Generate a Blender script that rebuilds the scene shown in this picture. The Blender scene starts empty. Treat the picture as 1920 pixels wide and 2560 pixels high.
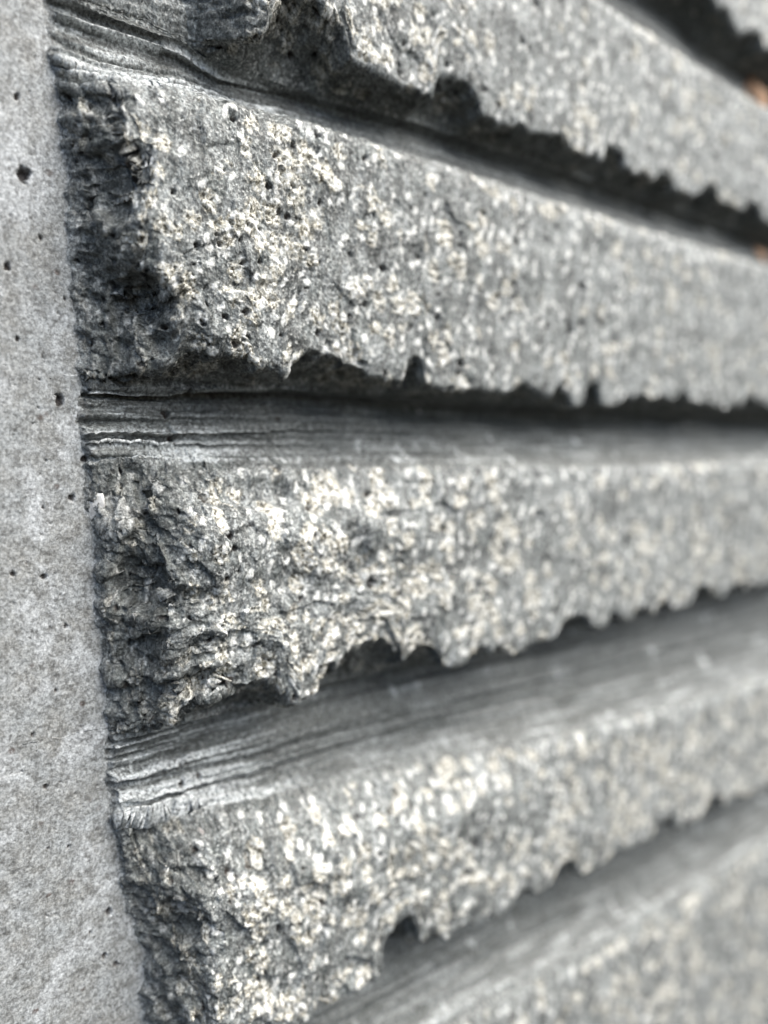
import bpy, math
import numpy as np
from mathutils import Matrix, Vector

# ---------------------------------------------------------------- camera, sky, sun, exposure
MM = 0.001                       # the stone is laid out in millimetres, built in metres
DIST = 86.6                      # camera to the smooth margin, in mm
scene = bpy.context.scene
COL = scene.collection

cam_d = bpy.data.cameras.new("camera")
cam_d.sensor_fit = 'VERTICAL'
cam_d.sensor_height = 36.0
cam_d.lens = 27.05
cam_d.clip_start = 0.002
cam_d.clip_end = 50.0
cam_d.dof.use_dof = True
cam_d.dof.focus_distance = 0.0850
cam_d.dof.aperture_fstop = 9.0
cam_d.dof.aperture_blades = 0
cam = bpy.data.objects.new("camera", cam_d)
COL.objects.link(cam)
right = Vector((0.7704751, -0.63747009, 0.0))
up = Vector((0.0671305, 0.08113696, 0.99443969))
fwd = Vector((0.63392556, 0.76619102, -0.10530769))
cam.matrix_world = Matrix(((right.x, up.x, -fwd.x, 0.0),
                           (right.y, up.y, -fwd.y, -DIST * MM),
                           (right.z, up.z, -fwd.z, 0.0),
                           (0, 0, 0, 1)))
scene.camera = cam

SUN_EL, SUN_AZ = math.radians(57), math.radians(40)   # azimuth: to the right of the wall's normal
sun_dir = Vector((math.sin(SUN_AZ) * math.cos(SUN_EL), -math.cos(SUN_AZ) * math.cos(SUN_EL), math.sin(SUN_EL)))
world = bpy.data.worlds.new("World")
scene.world = world
world.use_nodes = True
wn = world.node_tree.nodes
wl = world.node_tree.links
wn.clear()
sky = wn.new('ShaderNodeTexSky')
sky.sky_type = 'NISHITA'
sky.sun_disc = False
sky.sun_elevation = SUN_EL
sky.sun_rotation = math.atan2(sun_dir.x, sun_dir.y)
sky.air_density = 1.0
sky.dust_density = 3.0
sky.ozone_density = 1.0
bg = wn.new('ShaderNodeBackground')
bg.inputs['Strength'].default_value = 0.045
wo = wn.new('ShaderNodeOutputWorld')
wl.new(sky.outputs[0], bg.inputs['Color'])
wl.new(bg.outputs[0], wo.inputs['Surface'])

sun_d = bpy.data.lights.new("sun", 'SUN')
sun_d.energy = 1.5
sun_d.angle = math.radians(80)
sun_d.color = (1.0, 0.975, 0.89)
sun = bpy.data.objects.new("sun", sun_d)
sun.rotation_euler = sun_dir.to_track_quat('Z', 'Y').to_euler()
sun.location = (0.1, -0.3, 0.4)
COL.objects.link(sun)

scene.view_settings.view_transform = 'Standard'
scene.view_settings.look = 'None'
scene.view_settings.exposure = 2.25
scene.view_settings.gamma = 1.0

# ---------------------------------------------------------------- noise on arrays
def _h(ix, iy, seed):
    a = (ix.astype(np.int64) * 374761393 + iy.astype(np.int64) * 668265263 + seed * 1274126177) & 0xFFFFFFFF
    a = ((a ^ (a >> 13)) * 1274126177) & 0xFFFFFFFF
    a = ((a ^ (a >> 16)) * 2246822519) & 0xFFFFFFFF
    return ((a ^ (a >> 15)) & 0xFFFFFF).astype(np.float32) / np.float32(0xFFFFFF)

def perlin(x, y, seed):
    x = np.asarray(x, np.float32); y = np.asarray(y, np.float32)
    x, y = np.broadcast_arrays(x, y)
    ix = np.floor(x).astype(np.int32); iy = np.floor(y).astype(np.int32)
    fx = x - ix; fy = y - iy
    ux = fx * fx * fx * (fx * (fx * 6 - 15) + 10); uy = fy * fy * fy * (fy * (fy * 6 - 15) + 10)
    r = []
    for dx, dy in ((0, 0), (1, 0), (0, 1), (1, 1)):
        an = _h(ix + dx, iy + dy, seed) * np.float32(2 * math.pi)
        r.append(np.cos(an) * (fx - dx) + np.sin(an) * (fy - dy))
    a = r[0] + (r[1] - r[0]) * ux
    b = r[2] + (r[3] - r[2]) * ux
    return (a + (b - a) * uy) * np.float32(1.45)       # about -1..1

def fbm(x, y, seed, octaves=3, gain=0.5):
    t = 0; a = 1.0; n = 0
    for k in range(octaves):
        t = t + a * perlin(x * 2.03 ** k, y * 2.03 ** k, seed + 17 * k)
        n += a; a *= gain
    return t / n

def worley(x, y, seed):
    """F1, F2, cell random, offset to the nearest cell point."""
    ix = np.floor(x).astype(np.int32); iy = np.floor(y).astype(np.int32)
    f1 = np.full(x.shape, 9, np.float32); f2 = f1.copy()
    cid = np.zeros(x.shape, np.float32); ox = cid.copy(); oy = cid.copy()
    for dx in (-1, 0, 1):
        for dy in (-1, 0, 1):
            cx = ix + dx; cy = iy + dy
            px = cx + _h(cx, cy, seed) - x
            py = cy + _h(cx, cy, seed + 5) - y
            d = np.sqrt(px * px + py * py).astype(np.float32)
            near = d < f1
            f2 = np.where(near, f1, np.minimum(f2, d))
            cid = np.where(near, _h(cx, cy, seed + 11), cid)
            ox = np.where(near, -px, ox); oy = np.where(near, -py, oy)
            f1 = np.where(near, d, f1)
    return f1, f2, cid, ox, oy

def frac(v):
    return v - np.floor(v)

def facets(x, y, seed):
    """broken planes: every cell is a flake with its own tilt and height"""
    f1, f2, c, ox, oy = worley(x, y, seed)
    a = frac(c * 57.3) * 6.283
    return (c - .5) * 0.9 + (np.cos(a) * ox + np.sin(a) * oy) * (0.5 + frac(c * 91.7))

def sstep(a, b, v):
    t = np.clip((v - a) / (b - a), 0, 1)
    return t * t * (3 - 2 * t)

# ---------------------------------------------------------------- layout of the stone, in mm
# x runs along the ribs, z up, q out of the stone towards the viewer
LIP = {                             # upper edge of each rib
    -1: ([20, 300], [112, 112]),
    0: ([20, 100, 160, 300], [70, 66, 64, 64]),
    1: ([20, 27, 33, 42, 55, 100, 300], [35.6, 35.4, 33.4, 34.4, 34.9, 34.2, 34.2]),
    2: ([20, 30, 55, 105, 170, 300], [-3.4, -3.6, -4.0, -5.3, -6.3, -7]),
    3: ([20, 29, 36, 50, 66, 100, 175, 300], [-46.5, -46, -45.0, -46.3, -47.2, -49.3, -55.0, -58]),
    4: ([20, 60, 100, 130, 182, 300], [-87, -87.5, -90, -93.5, -96.5, -98]),
    5: ([20, 300], [-172, -180]),
}
EDGE = {                            # lower edge of each rib
    -1: ([20, 140, 150, 300], [77, 76, 73, 72]),
    0: ([20, 42, 47, 300], [43, 43, 41.4, 41.6]),
    1: ([20, 46, 61, 100, 300], [5.6, 6.4, 6.1, 5.0, 4.6]),
    2: ([20, 90, 180, 300], [-32.3, -32.7, -34.0, -34.5]),
    3: ([20, 60, 98, 176, 300], [-72.5, -73, -74.2, -80.4, -84]),
    4: ([20, 300], [-158, -166]),
}
# chips broken out of (or teeth left on) the lower edges: x, depth, half width, skew
CHIPS = {
    -1: [(142, 1.5, 3, 0), (152, 1.5, 4, .2)],
    0: [(51.5, 5.2, 5.0, -.35), (73.5, 3.2, 4.2, -.2), (94, 1.0, 2, 0), (108, 2.6, 3.2, -.3),
        (123, 1.8, 3, .2), (138, 2.0, 4, 0), (155, 2, 4, .3)],
    1: [(37.5, 1.6, 4.5, .1), (50.5, 2.5, 3.9, .1), (66.0, 2.8, 2.2, .5), (88, 1.3, 3.2, 0), (96, 1.2, 2, 0),
        (100.5, -1.3, 2.0, 0), (105, 2.0, 2.2, 0), (110, -1.3, 3.2, 0), (118, .8, 2, 0), (132, 1.3, 3, 0), (146, -1.2, 4, 0), (158, 1.2, 4, 0)],
    2: [(38.0, 3.4, 7.0, .5), (56.5, 5.6, 7.6, .3), (67.5, 3.2, 3.8, 0), (79, 1.5, 2.2, 0), (86, -.8, 3, 0), (101.5, 2.9, 5.0, -.1), (112, 1.6, 2.6, .3),
        (120, 1.6, 2, 0), (128, 1.6, 3, 0), (142, 2.4, 4, .1), (155, 1.6, 4, 0)],
    3: [(62.5, 6.4, 5.0, -.2), (69.5, 2.2, 2.4, 0), (76, 1.4, 3, 0), (90, 1.5, 3, 0), (101, 3.0, 4.0, .2), (115, 1.5, 3, 0), (131, 3.0, 4.4, .2), (150, 2, 5, 0)],
    4: [],
}
PITS_MARGIN = [(26.4, 3.2, .55), (28.75, -3.1, .42), (27.2, -7.3, .40), (23.8, 26.1, .7), (21.8, 16.7, .38), (29.4, -56.6, .42),
               (28.7, -61.8, .34), (20.9, -15.1, .28), (23.9, -15.7, .38), (20.4, -57.7, .35), (23.1, -39.2, .25), (20.0, -54.8, .25),
               (22.5, 9.5, .28), (25.2, 20.0, .25), (30.0, -63.6, .36), (24.6, -28.5, .22), (25.2, -47.0, .25), (27.2, -58.3, .22),
               (23.5, 33.5, .32), (26.0, -21.5, .26), (22.0, -33.0, .22), (27.4, 14, .2), (24.2, -8.2, .2)]
PITS_GROOVE = [(38.6, -43.3, .50), (41.0, -43.1, .42), (38.5, 2.2, .55), (40.9, 5.0, .6), (38.9, -1.0, .35), (82.8, 2.5, .9),
               (54, 1.6, .3), (70, -1.2, .3), (47, 38.5, .3), (63, 39.6, .4)]
PITS_RIB = [(52.0, 25.6, .40), (47.6, 23.3, .48), (61.1, 19.6, .62), (51.5, 11.1, .58), (41.0, 9.1, .62), (43.8, 4.9, .4), (60.4, -8.0, .60),
            (39.3, -16.0, .42), (50.9, -12.2, .45), (59.3, -19.1, .85), (63.8, -20.9, .5), (39.7, -50.2, .6), (45.0, -59.0, .6),
            (83.5, -69.4, .9), (91.5, -12.5, .6), (66.5, -9.5, .4), (55.5, -16, .4), (79.0, -60.5, 1.2), (77, -64.5, .7), (74.3, 8.9, .7),
            (98, 15, 1.0), (101, 22, .9), (57, -29.5, .5), (47.5, -31.0, .5)]

def xfoot(z):
    return np.interp(z, [-140, -75, -69, -62, -57, -46, -33, -14, 0, 12, 22, 30, 36, 42, 120], [34, 33.2, 33, 33, 31.2, 30.2, 29.6, 29.2, 28.2, 28.4, 28.0, 27.9, 27.0, 26.7, 26])

# columns: even in the picture, denser across the broken rib ends, sparse where nobody looks
px = np.arange(-870.0, 872.0, 3.05)
xs_a = DIST * np.tan(np.arctan(px / 1662.0) + math.radians(39.43))
xs_b = np.arange(26.0, 47.0, 0.165)
xs = np.concatenate([np.linspace(-60, 15, 14), xs_a, xs_b, np.linspace(xs_a.max() + 3, 330, 26)])
xs = np.unique(np.round(xs, 3))
keep = [xs[0]]
for v in xs[1:]:
    gap = 0.075 if 26 < v < 47 else 0.11
    if v - keep[-1] >= gap:
        keep.append(v)
xs = np.array(keep, np.float32)
NC = len(xs)
print("columns", NC)

ZOOM = 1.047                         # the ribs stand 9 mm proud
for k in LIP:
    LIP[k] = (LIP[k][0], [z * (ZOOM if x > 31 else 1) for x, z in zip(*LIP[k])])
for k in EDGE:
    EDGE[k] = (EDGE[k][0], [z * ZOOM for z in EDGE[k][1]])
    CHIPS[k] = [(cx * ZOOM, d * ZOOM, w * ZOOM, sk) for cx, d, w, sk in CHIPS[k]]
PITS_RIB = [(cx * ZOOM, cz * ZOOM, rr * .85) for cx, cz, rr in PITS_RIB]
BEVEL = {k: ([20, 300], [0, 0]) for k in range(-1, 6)}   # how far the upper edge of a rib is worn back
BEVEL[1] = ([20, 40, 60], [2.0, .8, 0])
BEVEL[2] = ([20, 40, 60, 74, 84], [3, 3.6, 3.4, 1.2, 0])
BEVEL[3] = ([20, 50, 80, 105], [3.5, 4.2, 3.8, 0])
FACE_Q = ([0, .015, .04, .10, .4, .7, .93, .985, 1.0], [6.4, 7.6, 8.3, 8.7, 8.95, 9.1, 9.2, 9.1, 8.4])
DROOP = .9
GROOVE_Q = ([0, .05, .13, .3, .46, .62, .8, .93, 1.0], [0.9, .1, -.3, -.2, 0.3, 1.1, 2.7, 4.8, 6.4])

rows_z, rows_q, rows_s, rows_kind, rows_rib, rows_f = [], [], [], [], [], []
s0 = 0.0
rng = np.random.RandomState(4)
for k in range(-1, 5):
    full = k in (1, 2, 3)
    lip = np.interp(xs, *LIP[k]); edge = np.interp(xs, *EDGE[k]); nxt = np.interp(xs, *LIP[k + 1]) + .45 * fbm(xs / 3.0, xs * 0 + 9.1 * (k + 1), 501 + k, 3) + .2 * perlin(xs / .7, xs * 0 + k + 1, 520)
    chip = np.zeros(NC)
    for (cx, dp, hw, sk) in CHIPS[k]:
        u = (xs + (.5 * perlin(xs / 1.9, xs * 0 + 5.5 + k, 33) + .25 * perlin(xs / .8, xs * 0 + k, 35)) * min(hw, 3) * .5 - cx) / hw
        u = np.where(u < sk, (u - sk) / (1 + sk), (u - sk) / (1 - sk))
        chip += dp * np.clip(1 - np.abs(u) ** 3.0, 0, 1) ** .8
    ragged = (0.9 * sstep(.05, .5, fbm(xs / 4.6, xs * 0 + 7.3 * k, 40 + k, 2)) + 0.42 * fbm(xs / 1.3, xs * 0 + 3.1, 60 + k, 3) +
              0.55 * perlin(xs / 11., xs * 0 + 1.7, 90 + k)) * np.interp(xs, [40, 90, 160], [1.2, 1.1, 1.5])
    cut = np.clip(chip + ragged, -2.0, 7.0)
    H = float(np.mean(lip - edge))
    nf = int(H / (0.185 if full else 0.27)); nu = 46 if full else 28; ng = 86 if full else 56
    if k == -1: nf = 60
    if k == 4: nf, nu, ng = 130, 8, 8
    lip = lip + .45 * fbm(xs / 3.0, xs * 0 + 9.1 * k, 500 + k, 3) + .2 * perlin(xs / .7, xs * 0 + k, 520)
    bevel = np.interp(xs, *BEVEL[k])
    bnext = np.interp(xs, *BEVEL[k + 1])
    raised = np.interp(xs, [44, 74], [0, 2.6]) if k <= 0 else np.zeros(NC)
    fs = np.linspace(0, 1, nf, endpoint=False)
    for f in fs:
        q = np.interp(f, *FACE_Q)
        w = sstep(.42, .985, np.array(f))
        rows_z.append(lip + (edge - lip) * f + cut * w); rows_q.append(q - bevel * (1 - float(sstep(0, .30, np.array(f)))))
        rows_s.append(s0 + f * H); rows_kind.append(0); rows_rib.append(k); rows_f.append(f)
    s0 += H
    for f in np.linspace(0, 1, nu, endpoint=False):
        q = 8.4 + (0.9 - 8.4) * f
        z = edge + cut * (1 - f) ** .8 - DROOP * f ** 3.0
        rows_z.append(z); rows_q.append(q + raised * f)
        rows_s.append(s0 + f * 8.5); rows_kind.append(1); rows_rib.append(k); rows_f.append(f)
    s0 += 8.5
    G = float(np.mean(edge - DROOP - nxt)) + 6
    deep = np.interp(xs, [30, 44, 80], [.1, 1.6, 3.2 if k >= 2 else 2.3])
    for f in np.linspace(0, 1, ng, endpoint=False):
        q = np.interp(f, *GROOVE_Q)
        zt = edge - DROOP
        rows_z.append(zt + (nxt - zt) * f); rows_q.append(q + raised * float(sstep(1.0, .6, np.array(f))) - bnext * float(sstep(.35, 1.0, np.array(f))) - (deep if k > 0 else deep * .2) * float(sstep(0, .12, np.array(f)) * sstep(.50, .15, np.array(f))))
        rows_s.append(s0 + f * G); rows_kind.append(2); rows_rib.append(k); rows_f.append(f)
    s0 += G
Z = np.array(rows_z, np.float32); Q = np.array(rows_q, np.float32)
S = np.repeat(np.array(rows_s, np.float32)[:, None], NC, 1)
KIND = np.array(rows_kind); RIB = np.array(rows_rib); FR = np.array(rows_f, np.float32)
NR = Z.shape[0]
print("rows", NR, "quads", NR * NC)
X = np.repeat(xs[None, :], NR, 0).astype(np.float32)
rough = fbm(Z[:, :] / 5.0, Z * 0 + 3.3, 301, 3) * .8 + fbm(Z / 1.5, X / 2.0, 305, 3) * .75
X = X + (xfoot(Z) - 27.4 + rough) * sstep(85, 35, X) * sstep(-10, 15, X)
SX = X - (xfoot(Z) + rough)                       # distance past the margin's edge

# how far the rib end takes to rise to full height, by height on the rib
RUN = {-1: 5, 0: 5, 1: ([0, .12, .5, .62, .8, 1], [6.5, 4.8, 4.6, 7.5, 10.5, 11]), 2: ([0, .12, .3, .5, .75, 1], [15, 12, 8.2, 9.2, 9, 7]),
       3: ([0, .1, .3, .6, 1], [15, 11, 7, 5, 5]), 4: 6}
run = np.zeros(NR, np.float32)
for i in range(NR):
    k = RIB[i]
    def R(k, f):
        v = RUN.get(k, 6)
        return v if not isinstance(v, tuple) else np.interp(f, *v)
    if KIND[i] == 0: run[i] = R(k, FR[i])
    elif KIND[i] == 1: run[i] = R(k, 1.0) * (1 - FR[i]) + 4.5 * FR[i]
    else: run[i] = 4.5 * (1 - FR[i]) + R(k + 1, 0.0) * FR[i]
XA = X + 8.0 * np.clip(SX / 6.0, 0, 1)
SXR = SX - np.where(RIB == 0, 15.5, 0.0)[:, None] * (KIND <= 1)[:, None]     # the uppermost whole rib starts further along
runm = run[:, None] * (1 + .30 * fbm(XA / 5.0, S / 5.5, 210, 2)) + .6 * facets(XA / 6.0, S / 5.0, 215) * sstep(0, 1.2, SX)
runm = np.maximum(runm, 2.0)
t = np.clip(SXR / runm, 0, 2.0)
A = np.where(t < .8, t, .8 + .2 * (1 - np.exp(-(t - .8) / .2 * 1.0)))
A = np.clip(A, 0, 1)
groove_low = (Q < 1.2) | ((Q < 4.2) & (KIND == 2)[:, None] & (FR < .6)[:, None])
A = np.where(groove_low & (KIND[:, None] == 2), np.clip(SX / .7, 0, 1), A)
Q = Q * A
EASE = sstep(0.0, .9, SX)                          # 0 on the margin, 1 on the worked part
ENDW = sstep(0, .8, SXR) * sstep(1.35, .55, t)      # on the broken rib ends

# weights
k2 = KIND[:, None]
f2d = FR[:, None]
wr = np.where(k2 == 0, sstep(-.005, .035, f2d), np.where(k2 == 1, 1 - sstep(.75, 1.0, f2d), sstep(.965, 1.0, f2d) * .7))
wg = 1 - np.where(k2 == 0, sstep(-.005, .035, f2d), np.where(k2 == 1, 1 - sstep(.8, 1.0, f2d), 0))
stub = sstep(2.5, -.5, SXR) * (KIND <= 1)[:, None] * (RIB == 0)[:, None] * EASE      # scored floor where that rib has not begun
wr = (wr * EASE * (1 - stub)).astype(np.float32); wg = np.maximum(wg * EASE, stub).astype(np.float32)
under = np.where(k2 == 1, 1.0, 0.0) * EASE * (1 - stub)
left = sstep(105, 45, X)                           # broken more roughly towards the rib ends
lump = left * (0.55 + 0.45 * (RIB[:, None] >= 2)) * (1 - 0.45 * ((RIB[:, None] == 1) & (X > 48)))

# normals of the plain surface
def normals():
    P = np.stack([X, -Q, Z], -1)
    du = np.gradient(P, axis=1); dv = np.gradient(P, axis=0)
    n = np.cross(dv, du)
    n /= np.linalg.norm(n, axis=-1, keepdims=True) + 1e-9
    return n.astype(np.float32)
N = normals()
if N[NR // 2, NC // 2, 1] > 0: N = -N

# ---------------------------------------------------------------- relief
D = np.zeros_like(X)
shear = XA + 0.22 * S                              # the chisel dragged slightly aslant
big = fbm(XA / 9.0, S / 8.0, 11, 3)
fac = facets(XA / 5.2 + .25 * big, S / 4.6, 21)
fac2 = facets(XA / 1.7, S / 1.9 + .2 * big, 27)
mid = fbm(XA / 1.9, S / 2.3, 31, 3)
D += wr * (0.7 * big * (.5 + lump) + fac * (.10 + .42 * lump + .35 * ENDW + .35 * under) + fac2 * (.03 + .10 * lump + .10 * ENDW + .10 * under)
           + mid * (.10 + .14 * lump + .12 * under))
drag = perlin(shear / .62, S / 5.5, 51) * .09 + perlin(shear / .30, S / 2.6, 53) * .05
D += wr * drag * (1 - .6 * ENDW)
# crumbled crystal clusters
c1, c2, cid, ox, oy = worley(XA / 2.5 + .45 * mid, S / 3.0 + .45 * big, 71)
amount = np.clip(-.05 + .25 * fbm(XA / 28, S / 24, 78, 2) + .30 + .26 * left + .16 * (RIB[:, None] >= 3) + .10 * (RIB[:, None] == 2) + .95 * fbm(XA / 9, S / 9, 77, 2) - .35 * ENDW - .10 * sstep(70, 110, X) * (RIB[:, None] <= 2), .04, .9)
ragc = perlin(XA / .62, S / .70, 79)
ragf = perlin(XA / .30, S / .36, 80)
ragt = perlin(XA / .19, S / .22, 82)
size = .55 + .35 * frac(cid * 19.1)
cluster = sstep(size, size * .25, c1 + .20 * ragc + .10 * ragf) * (frac(cid * 37.7) < amount)
g1, g2, gid, gx, gy = worley(XA / .46 + .35 * ragc, S / .55 + .2 * ragf, 83)
ga = gid * 6.283 * 3
grain = (gid - .45) * .26 + (np.cos(ga) * gx + np.sin(ga) * gy) * .22 + .10 * ragf + .05 * ragt
rockiness = 1 + .9 * left + .9 * ENDW + .9 * under
D += wr * (cluster * (.05 + grain * .75) + (1 - cluster) * grain * .10 * rockiness + (.035 * ragf + .025 * ragt) * (.3 + .7 * rockiness))
cream = cluster * wr
# some single white crystals on the sheared face
w1, w2, wid, _, _ = worley(shear / 1.5 + .2 * ragc, S / 2.2 + .2 * mid, 95)
white = sstep(.50, .12, w1 + .16 * ragc + .08 * ragf) * (frac(wid * 71.1) > .62) * wr * (1 - under * .5)
chipped = np.hypot((X - 31.0) / 2.6, (Z + 9.6) / 3.4) * (1 + .35 * mid + .3 * ragc)
white = np.maximum(white, sstep(1.0, .55, chipped) * wr * (RIB == 2)[:, None])
D += white * .05
# gaps between crystals and open pores
pr1, _, pid, _, _ = worley(XA / 2.3 + .1 * mid, S / 2.8, 101)
pr1 = pr1 * (1 + .55 * ragc) + .05 * ragf + .03 * ragt
rad = .065 + .13 * frac(pid * 13.3) ** 1.5
pore = sstep(rad, rad * .55, pr1) * (frac(pid * 7.7) > .64) * wr
gap = cluster * sstep(.26, .08, gid + .08 * ragf) * wr
D -= pore * .75 + gap * .28
dark = np.maximum(pore, gap * .35)
# grooves: scored lines along x
wob = S + .12 * perlin(XA / 17., S / 6., 110) + .05 * perlin(XA / 2.5, S / 2., 112)
brk = sstep(-.25, .25, X - 39 + .8 * mid) + sstep(-.25, .25, X - 52.5 + .8 * mid)
wob = wob + .55 * brk
line = (.45 - np.abs(perlin(XA / 90., wob / 2.5, 121))) * .85 * (.75 + .25 * sstep(58, 36, X)) + perlin(XA / 70., wob / 1.4, 122) * .26 + perlin(XA / 34., wob / .85, 123) * .10 + perlin(XA / 18., wob / .40, 125) * .07
fade = .95 + 1.15 * sstep(62, 32, X) + .18 * perlin(XA / 12., S / 5., 127)
D += wg * (1 - under) * (1 - stub * (KIND == 1)[:, None]) * line * fade * 1.35 * np.where(RIB <= 0, .7, 1.0)[:, None]
D += wg * (fbm(XA / .60, S / .45, 131, 3) * .20 + fbm(XA / 5., S / 3., 133, 2) * .16)
v1, _, vid, _, _ = worley(XA / 2.4, S / 2.2, 141)
vr = .04 + .08 * frac(vid * 5.1)
vp = sstep(vr, vr * .5, v1) * (frac(vid * 9.9) > .66) * wg
D -= vp * .3
dark = np.maximum(dark, vp * .8)
# the honed margin
wm = 1 - EASE
D += wm * (fbm(XA / 3.2, Z / 3.2, 151, 3) * .07 + fbm(XA / .5, Z / .5, 153, 2) * .028)
m1, _, mid_, _, _ = worley(X / 1.9, Z / 1.9, 161)
mr = .03 + .07 * frac(mid_ * 5.1) ** 2
mp = sstep(mr, mr * .5, m1) * (frac(mid_ * 9.9) > .55) * wm
D -= mp * .22
dark = np.maximum(dark, mp * .55)
for (cx, cz, rx, rz, dep, kk) in ((33.5, 14, 2.6, 3.2, 1.4, 1), (31.2, 25, 2.4, 5.0, .5, 1), (33, -17, 3, 4, 1.3, 2), (38, -28.5, 4.5, 2.0, 1.4, 2),
                                  (47, -7.5, 8, 2.2, .9, 2), (36, -58, 2.5, 4, 1.2, 3), (44, -53, 5, 2.5, .9, 3), (60, -16, 2, 5, .7, 2)):
    u = np.hypot((X - cx) / rx, (Z - cz) / rz) * (1 + .3 * big + .2 * mid)
    D -= 1.5 * dep * sstep(1.05, .40, u) * wr * ((RIB == kk) & (KIND == 0))[:, None]
pitmask = np.zeros_like(X)
for lst, wgt in ((PITS_MARGIN, wm + EASE * .3), (PITS_GROOVE, 1 - wm), (PITS_RIB, wr)):
    for (cx, cz, r) in lst:
        c0, c1_ = np.searchsorted(xs, [cx - 8, cx + 8])
        sub = np.s_[:, c0:c1_]
        d = np.hypot((X[sub] - cx) * 1.1, (Z[sub] - cz) * .85)
        d = d * (1 + .45 * perlin(X[sub] / .6 + cx, Z[sub] / .6, 171) + .2 * perlin(X[sub] / .25 + cx, Z[sub] / .25, 172))
        m = sstep(r, r * .6, d) * (Q[sub] > -2) * np.clip(wgt[sub] * 1.2, 0, 1)
        # only on the outer surface, not on the floor behind an overhang
        D[sub] -= m * r * 1.5
        pitmask[sub] = np.maximum(pitmask[sub], m)
dark = np.maximum(dark, pitmask)

P = np.stack([X, -Q, Z], -1) + N * D[..., None]
P = (P * MM).astype(np.float32)

# smears of pale ground stone left by the tool, along the drag on ribs and along x in grooves; ridge tops and the top groove's left end also painted lighter, as if lit
smear = np.clip(.46 + .14 * sstep(60, 110, X) + 1.15 * (perlin(shear / 1.5, S / 8., 181) * .6 + perlin(shear / .8, S / 5., 183) * .4), 0, 1) * (1 - cluster)
smear_lit_g = np.clip(.28 + .20 * np.where(k2 == 2, sstep(.45, .85, f2d), 0) + .16 * (RIB == 0)[:, None] * sstep(80, 50, X) + (.75 + .7 * sstep(58, 36, X)) * line + .8 * (perlin(XA / 16., wob / .8, 185) * .6 + perlin(XA / 9., wob / 1.7, 187) * .5), 0, 1)
smear_lit_g = smear_lit_g * (.62 + .38 * sstep(60, 34, X)) * (1 + .35 * perlin(XA / .7, S / .5, 197))
smear_lit_g = np.clip(smear_lit_g + .5 * sstep(.25, .6, perlin(XA / 1.7, S / 6.0, 191)) * sstep(.1, .5, perlin(XA / 7., S / 9., 193)), 0, 1)
smear = (wr * smear + wg * (1 - under) * smear_lit_g).astype(np.float32)

fresh_shade = np.clip(np.maximum(ENDW * sstep(1.25, .75, t + .25 * big + .15 * mid), under * .9) + .0, 0, 1) * wr  # bare broken stone, plus shade of rib ends and undersides painted into the colour
fresh_shade = fresh_shade * (.75 + .5 * ragc * .6)
rim = sstep(2.0, -.2, SX + .9 * mid) * np.where(k2 == 2, .85, .5)

# ---------------------------------------------------------------- materials
def nd(nt, kind, **kw):
    n = nt.nodes.new(kind)
    for a, b in kw.items():
        setattr(n, a, b)
    return n

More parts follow.
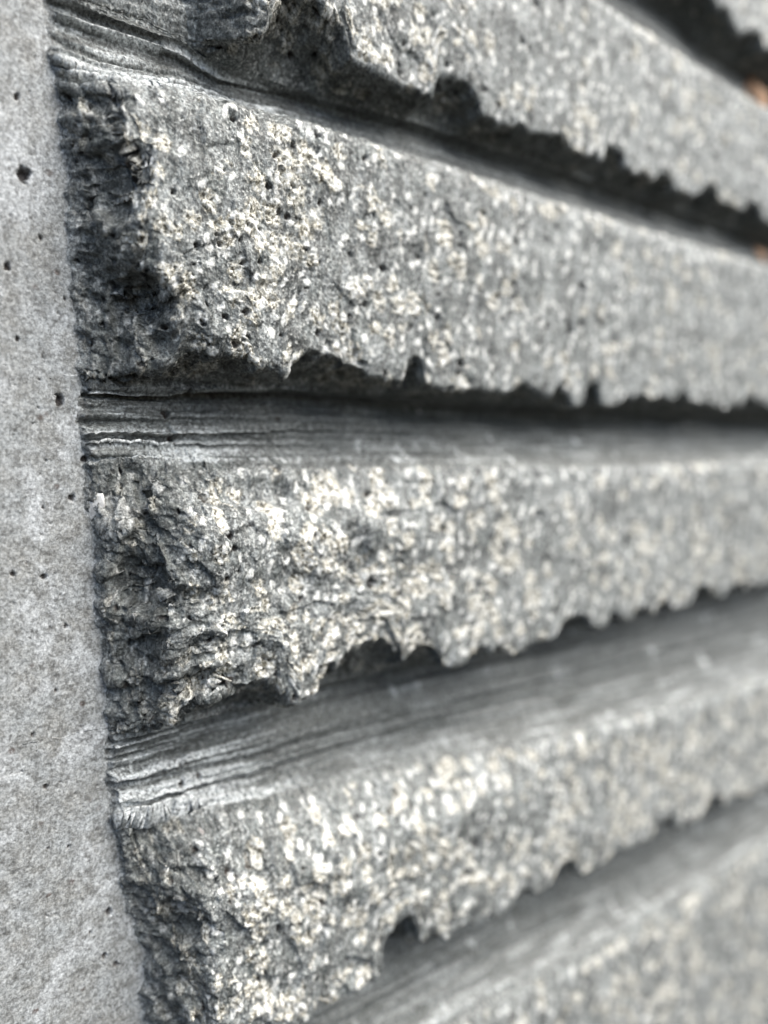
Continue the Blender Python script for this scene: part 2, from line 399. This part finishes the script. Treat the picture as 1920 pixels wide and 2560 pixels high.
def stone_material(name, mode):
    m = bpy.data.materials.new(name)
    m.use_nodes = True
    nt = m.node_tree
    nt.nodes.clear()
    L = nt.links.new
    out = nd(nt, 'ShaderNodeOutputMaterial')
    bs = nd(nt, 'ShaderNodeBsdfPrincipled')
    L(bs.outputs[0], out.inputs['Surface'])
    tc = nd(nt, 'ShaderNodeTexCoord')

    def mapped(sx, sy, sz, rot=0.0):
        mp = nd(nt, 'ShaderNodeMapping')
        mp.inputs['Scale'].default_value = (sx, sy, sz)
        mp.inputs['Rotation'].default_value = (0, rot, 0)
        L(tc.outputs['Object'], mp.inputs['Vector'])
        return mp.outputs[0]

    def noise(vec, detail=3.0, rough=.6, dist=0.0):
        n = nd(nt, 'ShaderNodeTexNoise')
        n.inputs['Scale'].default_value = 1.0
        n.inputs['Detail'].default_value = detail
        n.inputs['Roughness'].default_value = rough
        n.inputs['Distortion'].default_value = dist
        L(vec, n.inputs['Vector'])
        return n.outputs['Fac']

    def voro(vec, feature='F1'):
        n = nd(nt, 'ShaderNodeTexVoronoi')
        n.feature = feature
        n.inputs['Scale'].default_value = 1.0
        L(vec, n.inputs['Vector'])
        return n

    def ramp(fac, stops):
        r = nd(nt, 'ShaderNodeValToRGB')
        el = r.color_ramp.elements
        while len(el) < len(stops):
            el.new(.5)
        for e, (p, c) in zip(el, stops):
            e.position = p
            e.color = (*c, 1) if not isinstance(c, float) else (c, c, c, 1)
        L(fac, r.inputs['Fac'])
        return r.outputs['Color']

    def mix(fac, a, b, kind='MIX'):
        n = nd(nt, 'ShaderNodeMix')
        n.data_type = 'RGBA'
        n.blend_type = kind
        for sock, v in ((n.inputs[0], fac), (n.inputs[6], a), (n.inputs[7], b)):
            if isinstance(v, (int, float)):
                sock.default_value = v
            elif isinstance(v, tuple):
                sock.default_value = (*v, 1)
            else:
                L(v, sock)
        return n.outputs[2]

    def math_(op, a, b):
        n = nd(nt, 'ShaderNodeMath', operation=op)
        n.use_clamp = True
        for sock, v in ((n.inputs[0], a), (n.inputs[1], b)):
            if isinstance(v, (int, float)):
                sock.default_value = v
            else:
                L(v, sock)
        return n.outputs[0]

    def attr(nm):
        a = nd(nt, 'ShaderNodeAttribute')
        a.attribute_name = nm
        return a.outputs['Fac']

    fine = noise(mapped(4200, 4200, 4200), 4, .8)
    grit = voro(mapped(3600, 3600, 3000))
    patch = noise(mapped(260, 260, 260), 4, .6)
    streak = noise(mapped(1500, 1500, 230, math.radians(-12)), 3, .65, .6)
    if mode == 'rib':
        tone = mix(.5, streak, patch)
        tone = mix(.38, tone, noise(mapped(1100, 1100, 900), 4, .7, .4))
        base = ramp(tone, [(.38, STONE['dark']), (.50, STONE['mid']), (.63, STONE['pale'])])
        base = mix(math_('MULTIPLY', ramp(noise(mapped(420, 420, 300), 2, .5), [(.48, 0.0), (.66, 1.0)]), .5), base, STONE['green'])
        base = mix(ramp(noise(mapped(230, 230, 200), 5, .65, .6), [(.51, 0.0), (.63, .8)]), base, STONE['dark'])
        base = mix(ramp(attr('smear'), [(.45, 0.0), (1.0, .7)]), base, STONE['pale'])
        base = mix(ramp(grit.outputs['Color'], [(.60, 0.0), (.95, .45)]), base, STONE['white'])
        base = mix(ramp(grit.outputs['Color'], [(.06, .7), (.30, 0.0)]), base, STONE['black'])
        scratch = noise(mapped(3400, 3400, 300, math.radians(-9)), 2, .6, .2)
        base = mix(ramp(scratch, [(.56, 0.0), (.70, .55)]), base, STONE['pale'])
        speck = noise(mapped(1700, 1700, 1450), 4, .72, .5)
        cr = ramp(speck, [(.30, STONE['black']), (.40, STONE['olive']), (.50, STONE['cream']), (.62, STONE['white'])])
        cm = math_('ADD', math_('MULTIPLY', attr('cream'), .60), math_('MULTIPLY', noise(mapped(1050, 1050, 900), 4, .72), .55))
        base = mix(ramp(cm, [(.44, 0.0), (.78, .95)]), base, cr)
        wm_ = math_('ADD', math_('MULTIPLY', attr('white'), .55), math_('MULTIPLY', speck, .6))
        base = mix(ramp(wm_, [(.50, 0.0), (.82, .95)]), base, STONE['white'])
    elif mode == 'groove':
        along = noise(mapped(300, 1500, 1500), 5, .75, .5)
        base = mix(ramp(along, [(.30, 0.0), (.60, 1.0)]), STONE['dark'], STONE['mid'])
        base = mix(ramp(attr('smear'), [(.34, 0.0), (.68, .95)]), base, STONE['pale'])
        base = mix(ramp(attr('smear'), [(.58, 0.0), (.95, .8)]), base, STONE['ridge_lit'])  # light on the scored ridge tops, painted as pale colour
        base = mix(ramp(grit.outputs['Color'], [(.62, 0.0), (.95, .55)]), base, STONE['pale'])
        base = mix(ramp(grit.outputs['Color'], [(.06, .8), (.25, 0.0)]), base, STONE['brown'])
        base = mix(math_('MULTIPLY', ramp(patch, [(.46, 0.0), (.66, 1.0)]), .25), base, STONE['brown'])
    else:
        base = mix(ramp(patch, [(.36, 0.0), (.64, 1.0)]), STONE['margin_warm'], STONE['margin'])
        blot = noise(mapped(190, 190, 130), 3, .6, .5)
        base = mix(ramp(blot, [(.52, 0.0), (.62, .8)]), base, STONE['margin_blue'])
        dot = voro(mapped(420, 420, 420))
        base = mix(math_('MULTIPLY', ramp(dot.outputs['Distance'], [(.10, .85), (.20, 0.0)]), ramp(dot.outputs['Color'], [(.70, 0.0), (.74, 1.0)])), base, STONE['iron'])
        mot = noise(mapped(750, 750, 750), 5, .72)
        base = mix(ramp(mot, [(.36, .8), (.52, 0.0)]), base, STONE['margin_dark'])
        base = mix(ramp(mot, [(.52, 0.0), (.68, .6)]), base, STONE['margin_blue'])
        base = mix(ramp(grit.outputs['Color'], [(.05, .6), (.25, 0.0)]), base, STONE['margin_dark'])
        base = mix(ramp(noise(mapped(2600, 2600, 2600), 2, .6), [(.50, 0.0), (.72, .45)]), base, STONE['margin_blue'])
    if mode == 'rib':
        fr = mix(ramp(noise(mapped(480, 1300, 1300), 4, .72, .4), [(.40, 0.0), (.62, 1.0)]), STONE['fresh_shade_dark'], STONE['fresh_shade'])
        base = mix(math_('MULTIPLY', attr('fresh_shade'), .85), base, fr)
    if mode != 'margin':
        base = mix(math_('MULTIPLY', attr('rim'), .8), base, mix(ramp(noise(mapped(800, 800, 800), 4, .7), [(.4, 0.0), (.6, 1.0)]), STONE['margin_dark'], STONE['margin']))
    base = mix(math_('MULTIPLY', attr('pit'), .9), base, STONE['pit'])
    rust = voro(mapped(190, 190, 130))
    rs = math_('MULTIPLY', ramp(rust.outputs['Distance'], [(.09, 1.0), (.15, 0.0)]), ramp(rust.outputs['Color'], [(.93, 0.0), (.94, 1.0)]))
    base = mix(math_('MULTIPLY', rs, .6), base, STONE['rust'])
    base = mix({'rib': .8, 'groove': .8, 'margin': .5}[mode], base, ramp(fine, [(.30, .08), (.70, .95)]), 'OVERLAY')
    speckle = noise(mapped(2500, 2500, 2300), 3, .65, .3)
    base = mix({'rib': .75, 'groove': .8, 'margin': .55}[mode], base, ramp(speckle, [(.34, .10), (.66, .93)]), 'OVERLAY')
    L(base, bs.inputs['Base Color'])
    bs.inputs['Roughness'].default_value = {'rib': .62, 'groove': .55, 'margin': .6}[mode]
    bs.inputs['Specular IOR Level'].default_value = .45
    h = mix(.5, fine, grit.outputs['Distance'])
    bp = nd(nt, 'ShaderNodeBump')
    bp.inputs['Strength'].default_value = {'rib': .75, 'groove': .55, 'margin': .3}[mode]
    bp.inputs['Distance'].default_value = .00016
    L(h, bp.inputs['Height'])
    L(bp.outputs[0], bs.inputs['Normal'])
    return m

STONE = dict(dark=(.034, .037, .035), mid=(.132, .140, .136), green=(.110, .126, .122), pale=(.310, .325, .322), white=(.72, .72, .69),
             cream=(.64, .615, .54), olive=(.115, .102, .068), black=(.015, .015, .015), brown=(.034, .032, .028), pit=(.030, .018, .013),
             iron=(.060, .034, .024), ridge_lit=(.56, .58, .58), fresh_shade=(.115, .122, .114), fresh_shade_dark=(.024, .026, .024),
             margin=(.300, .314, .318), margin_warm=(.268, .268, .256), margin_blue=(.46, .475, .485), margin_dark=(.105, .104, .098), rust=(.24, .10, .045))
M_RIB = stone_material("split_stone", 'rib')
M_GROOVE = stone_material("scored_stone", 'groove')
M_MARGIN = stone_material("honed_stone", 'margin')

# ---------------------------------------------------------------- one mesh per part
root = bpy.data.objects.new("carved_stone", None)
root.empty_display_size = .02
COL.objects.link(root)
root['label'] = "grey speckled stone with a smooth margin and rough split ribs parted by scored grooves"
root['category'] = "stone"
root.location = (0, 0, -.17)

IDX = np.arange(NR * NC).reshape(NR, NC)
col_edge = int(np.searchsorted(xs, 27.4))

def part(name, r0, r1, c0, c1, mat):
    """rows r0..r1 and columns c0..c1 (both ends kept) as one mesh"""
    sub = np.s_[r0:r1 + 1, c0:c1 + 1]
    p = P[sub].reshape(-1, 3).copy()
    p[:, 2] += .17
    nr, nc = r1 - r0 + 1, c1 - c0 + 1
    ii = np.arange(nr * nc).reshape(nr, nc)
    q = np.stack([ii[:-1, :-1], ii[1:, :-1], ii[1:, 1:], ii[:-1, 1:]], -1).reshape(-1, 4)
    me = bpy.data.meshes.new(name)
    me.vertices.add(len(p))
    me.vertices.foreach_set('co', p.ravel())
    me.loops.add(q.size)
    me.loops.foreach_set('vertex_index', q.ravel().astype(np.int32))
    me.polygons.add(len(q))
    me.polygons.foreach_set('loop_start', (np.arange(len(q)) * 4).astype(np.int32))
    me.polygons.foreach_set('use_smooth', np.ones(len(q), bool))
    for nm, arr in (('cream', cream), ('white', white), ('pit', dark), ('smear', smear), ('fresh_shade', fresh_shade), ('rim', rim)):
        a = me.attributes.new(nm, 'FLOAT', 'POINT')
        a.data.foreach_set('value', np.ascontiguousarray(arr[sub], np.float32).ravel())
    me.update(calc_edges=True)
    me.materials.append(mat)
    o = bpy.data.objects.new(name, me)
    COL.objects.link(o)
    o.parent = root
    return o

part("margin", 0, NR - 1, 0, col_edge, M_MARGIN)
for k in range(-1, 5):
    r = np.where((RIB == k) & (KIND <= 1))[0]
    g = np.where((RIB == k) & (KIND == 2))[0]
    part("rib", r[0], min(r[-1] + 1, NR - 1), col_edge, NC - 1, M_RIB)
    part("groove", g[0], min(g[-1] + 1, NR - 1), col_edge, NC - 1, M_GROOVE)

# ---------------------------------------------------------------- single pieces set in the stone
def plain_material(name, a, b, scale, rough):
    m = bpy.data.materials.new(name)
    m.use_nodes = True
    nt = m.node_tree
    bs = nt.nodes['Principled BSDF']
    tc = nt.nodes.new('ShaderNodeTexCoord')
    n = nt.nodes.new('ShaderNodeTexNoise')
    n.inputs['Scale'].default_value = scale
    n.inputs['Detail'].default_value = 5
    n.inputs['Roughness'].default_value = .7
    rp = nt.nodes.new('ShaderNodeValToRGB')
    rp.color_ramp.elements[0].position = .36; rp.color_ramp.elements[0].color = (*a, 1)
    rp.color_ramp.elements[1].position = .60; rp.color_ramp.elements[1].color = (*b, 1)
    nt.links.new(tc.outputs['Object'], n.inputs['Vector'])
    nt.links.new(n.outputs['Fac'], rp.inputs['Fac'])
    nt.links.new(rp.outputs['Color'], bs.inputs['Base Color'])
    bs.inputs['Roughness'].default_value = rough
    bp = nt.nodes.new('ShaderNodeBump')
    bp.inputs['Strength'].default_value = .6
    bp.inputs['Distance'].default_value = .0002
    nt.links.new(n.outputs['Fac'], bp.inputs['Height'])
    nt.links.new(bp.outputs[0], bs.inputs['Normal'])
    return m

M_QUARTZ = plain_material("quartz", (.50, .49, .48), (.78, .77, .74), 1400, .45)
M_PEBBLE = plain_material("pinkish_pebble", (.20, .185, .175), (.34, .32, .31), 1300, .6)
M_RUST = plain_material("rust_crust", (.46, .25, .14), (.66, .42, .27), 900, .8)

def piece(name, parent, x, z, rows, size, mat, seed, sink=.35, tilt=0.0):
    """a small angular lump bedded in the surface near (x, z); size = along x, along the face, out of it, in mm"""
    d = (X[rows] - x) ** 2 + (Z[rows] - z) ** 2
    i, j = np.unravel_index(np.argmin(d), d.shape)
    i = rows[i]
    c = P[i, j]; n = Vector(N[max(i - 4, 0):i + 5, max(j - 4, 0):j + 5].reshape(-1, 3).mean(0)).normalized()
    tx = Vector((1, 0, 0)); tx = (tx - n * tx.dot(n)).normalized(); tz = n.cross(tx) * -1
    rs = np.random.RandomState(seed)
    import bmesh
    bm = bmesh.new()
    bmesh.ops.create_icosphere(bm, subdivisions=4, radius=1.0)
    co = np.array([v.co[:] for v in bm.verts])
    pl = rs.normal(size=(16, 3)); pl /= np.linalg.norm(pl, axis=1, keepdims=True)
    rad = np.min(np.where(co @ pl.T > .05, (.5 + .4 * rs.rand(16)) / np.maximum(co @ pl.T, .05), 9), 1)
    rad = np.minimum(rad, 1.25) * (1 + .16 * fbm(co[:, 0] * 2 + seed, co[:, 2] * 2 + co[:, 1] * 1.7, 7, 3))
    ca, sa = math.cos(tilt), math.sin(tilt)
    for v, r_ in zip(bm.verts, rad):
        a, b, h = v.co * float(r_)
        a *= size[0]; b *= size[1]; h = (h - sink) * size[2]
        a, b = a * ca - b * sa, a * sa + b * ca
        p = Vector(c) + (tx * a + tz * b + n * h) * MM
        v.co = (p.x, p.y, p.z + .17)
    me = bpy.data.meshes.new(name)
    bm.to_mesh(me); bm.free()
    me.polygons.foreach_set('use_smooth', np.ones(len(me.polygons), bool))
    me.materials.append(mat)
    o = bpy.data.objects.new(name, me)
    COL.objects.link(o)
    o.parent = parent
    return o

ribs = {k: bpy.data.objects[nm] for k, nm in zip(range(-1, 5), ["rib"] + ["rib.%03d" % i for i in range(1, 6)])}
rows_of = {k: np.where((RIB == k) & (KIND == 0))[0] for k in range(-1, 5)}
o = piece("quartz_chip", ribs[2], 29.6, -8.4, rows_of[2], (1.5, 2.2, .8), M_QUARTZ, 5, sink=.62, tilt=.35)
o['label'] = "pale quartz chip at the margin"
o = piece("pebble", ribs[3], 39.5, -48.6, rows_of[3], (.85, 1.0, .6), M_PEBBLE, 8)
o['label'] = "rounded pinkish grey pebble"
grooves = {k: bpy.data.objects[nm] for k, nm in zip(range(-1, 5), ["groove"] + ["groove.%03d" % i for i in range(1, 6)])}
grows = {k: np.where((RIB == k) & (KIND == 2))[0] for k in range(-1, 5)}
piece("rust_spot", grooves[-1], 172.5, 72.5, grows[-1], (6, 4.6, 2.6), M_RUST, 12, sink=.1)
piece("rust_spot", grooves[0], 179, 39.5, grows[0], (3.6, 2.6, 1.6), M_RUST, 14, sink=.1)
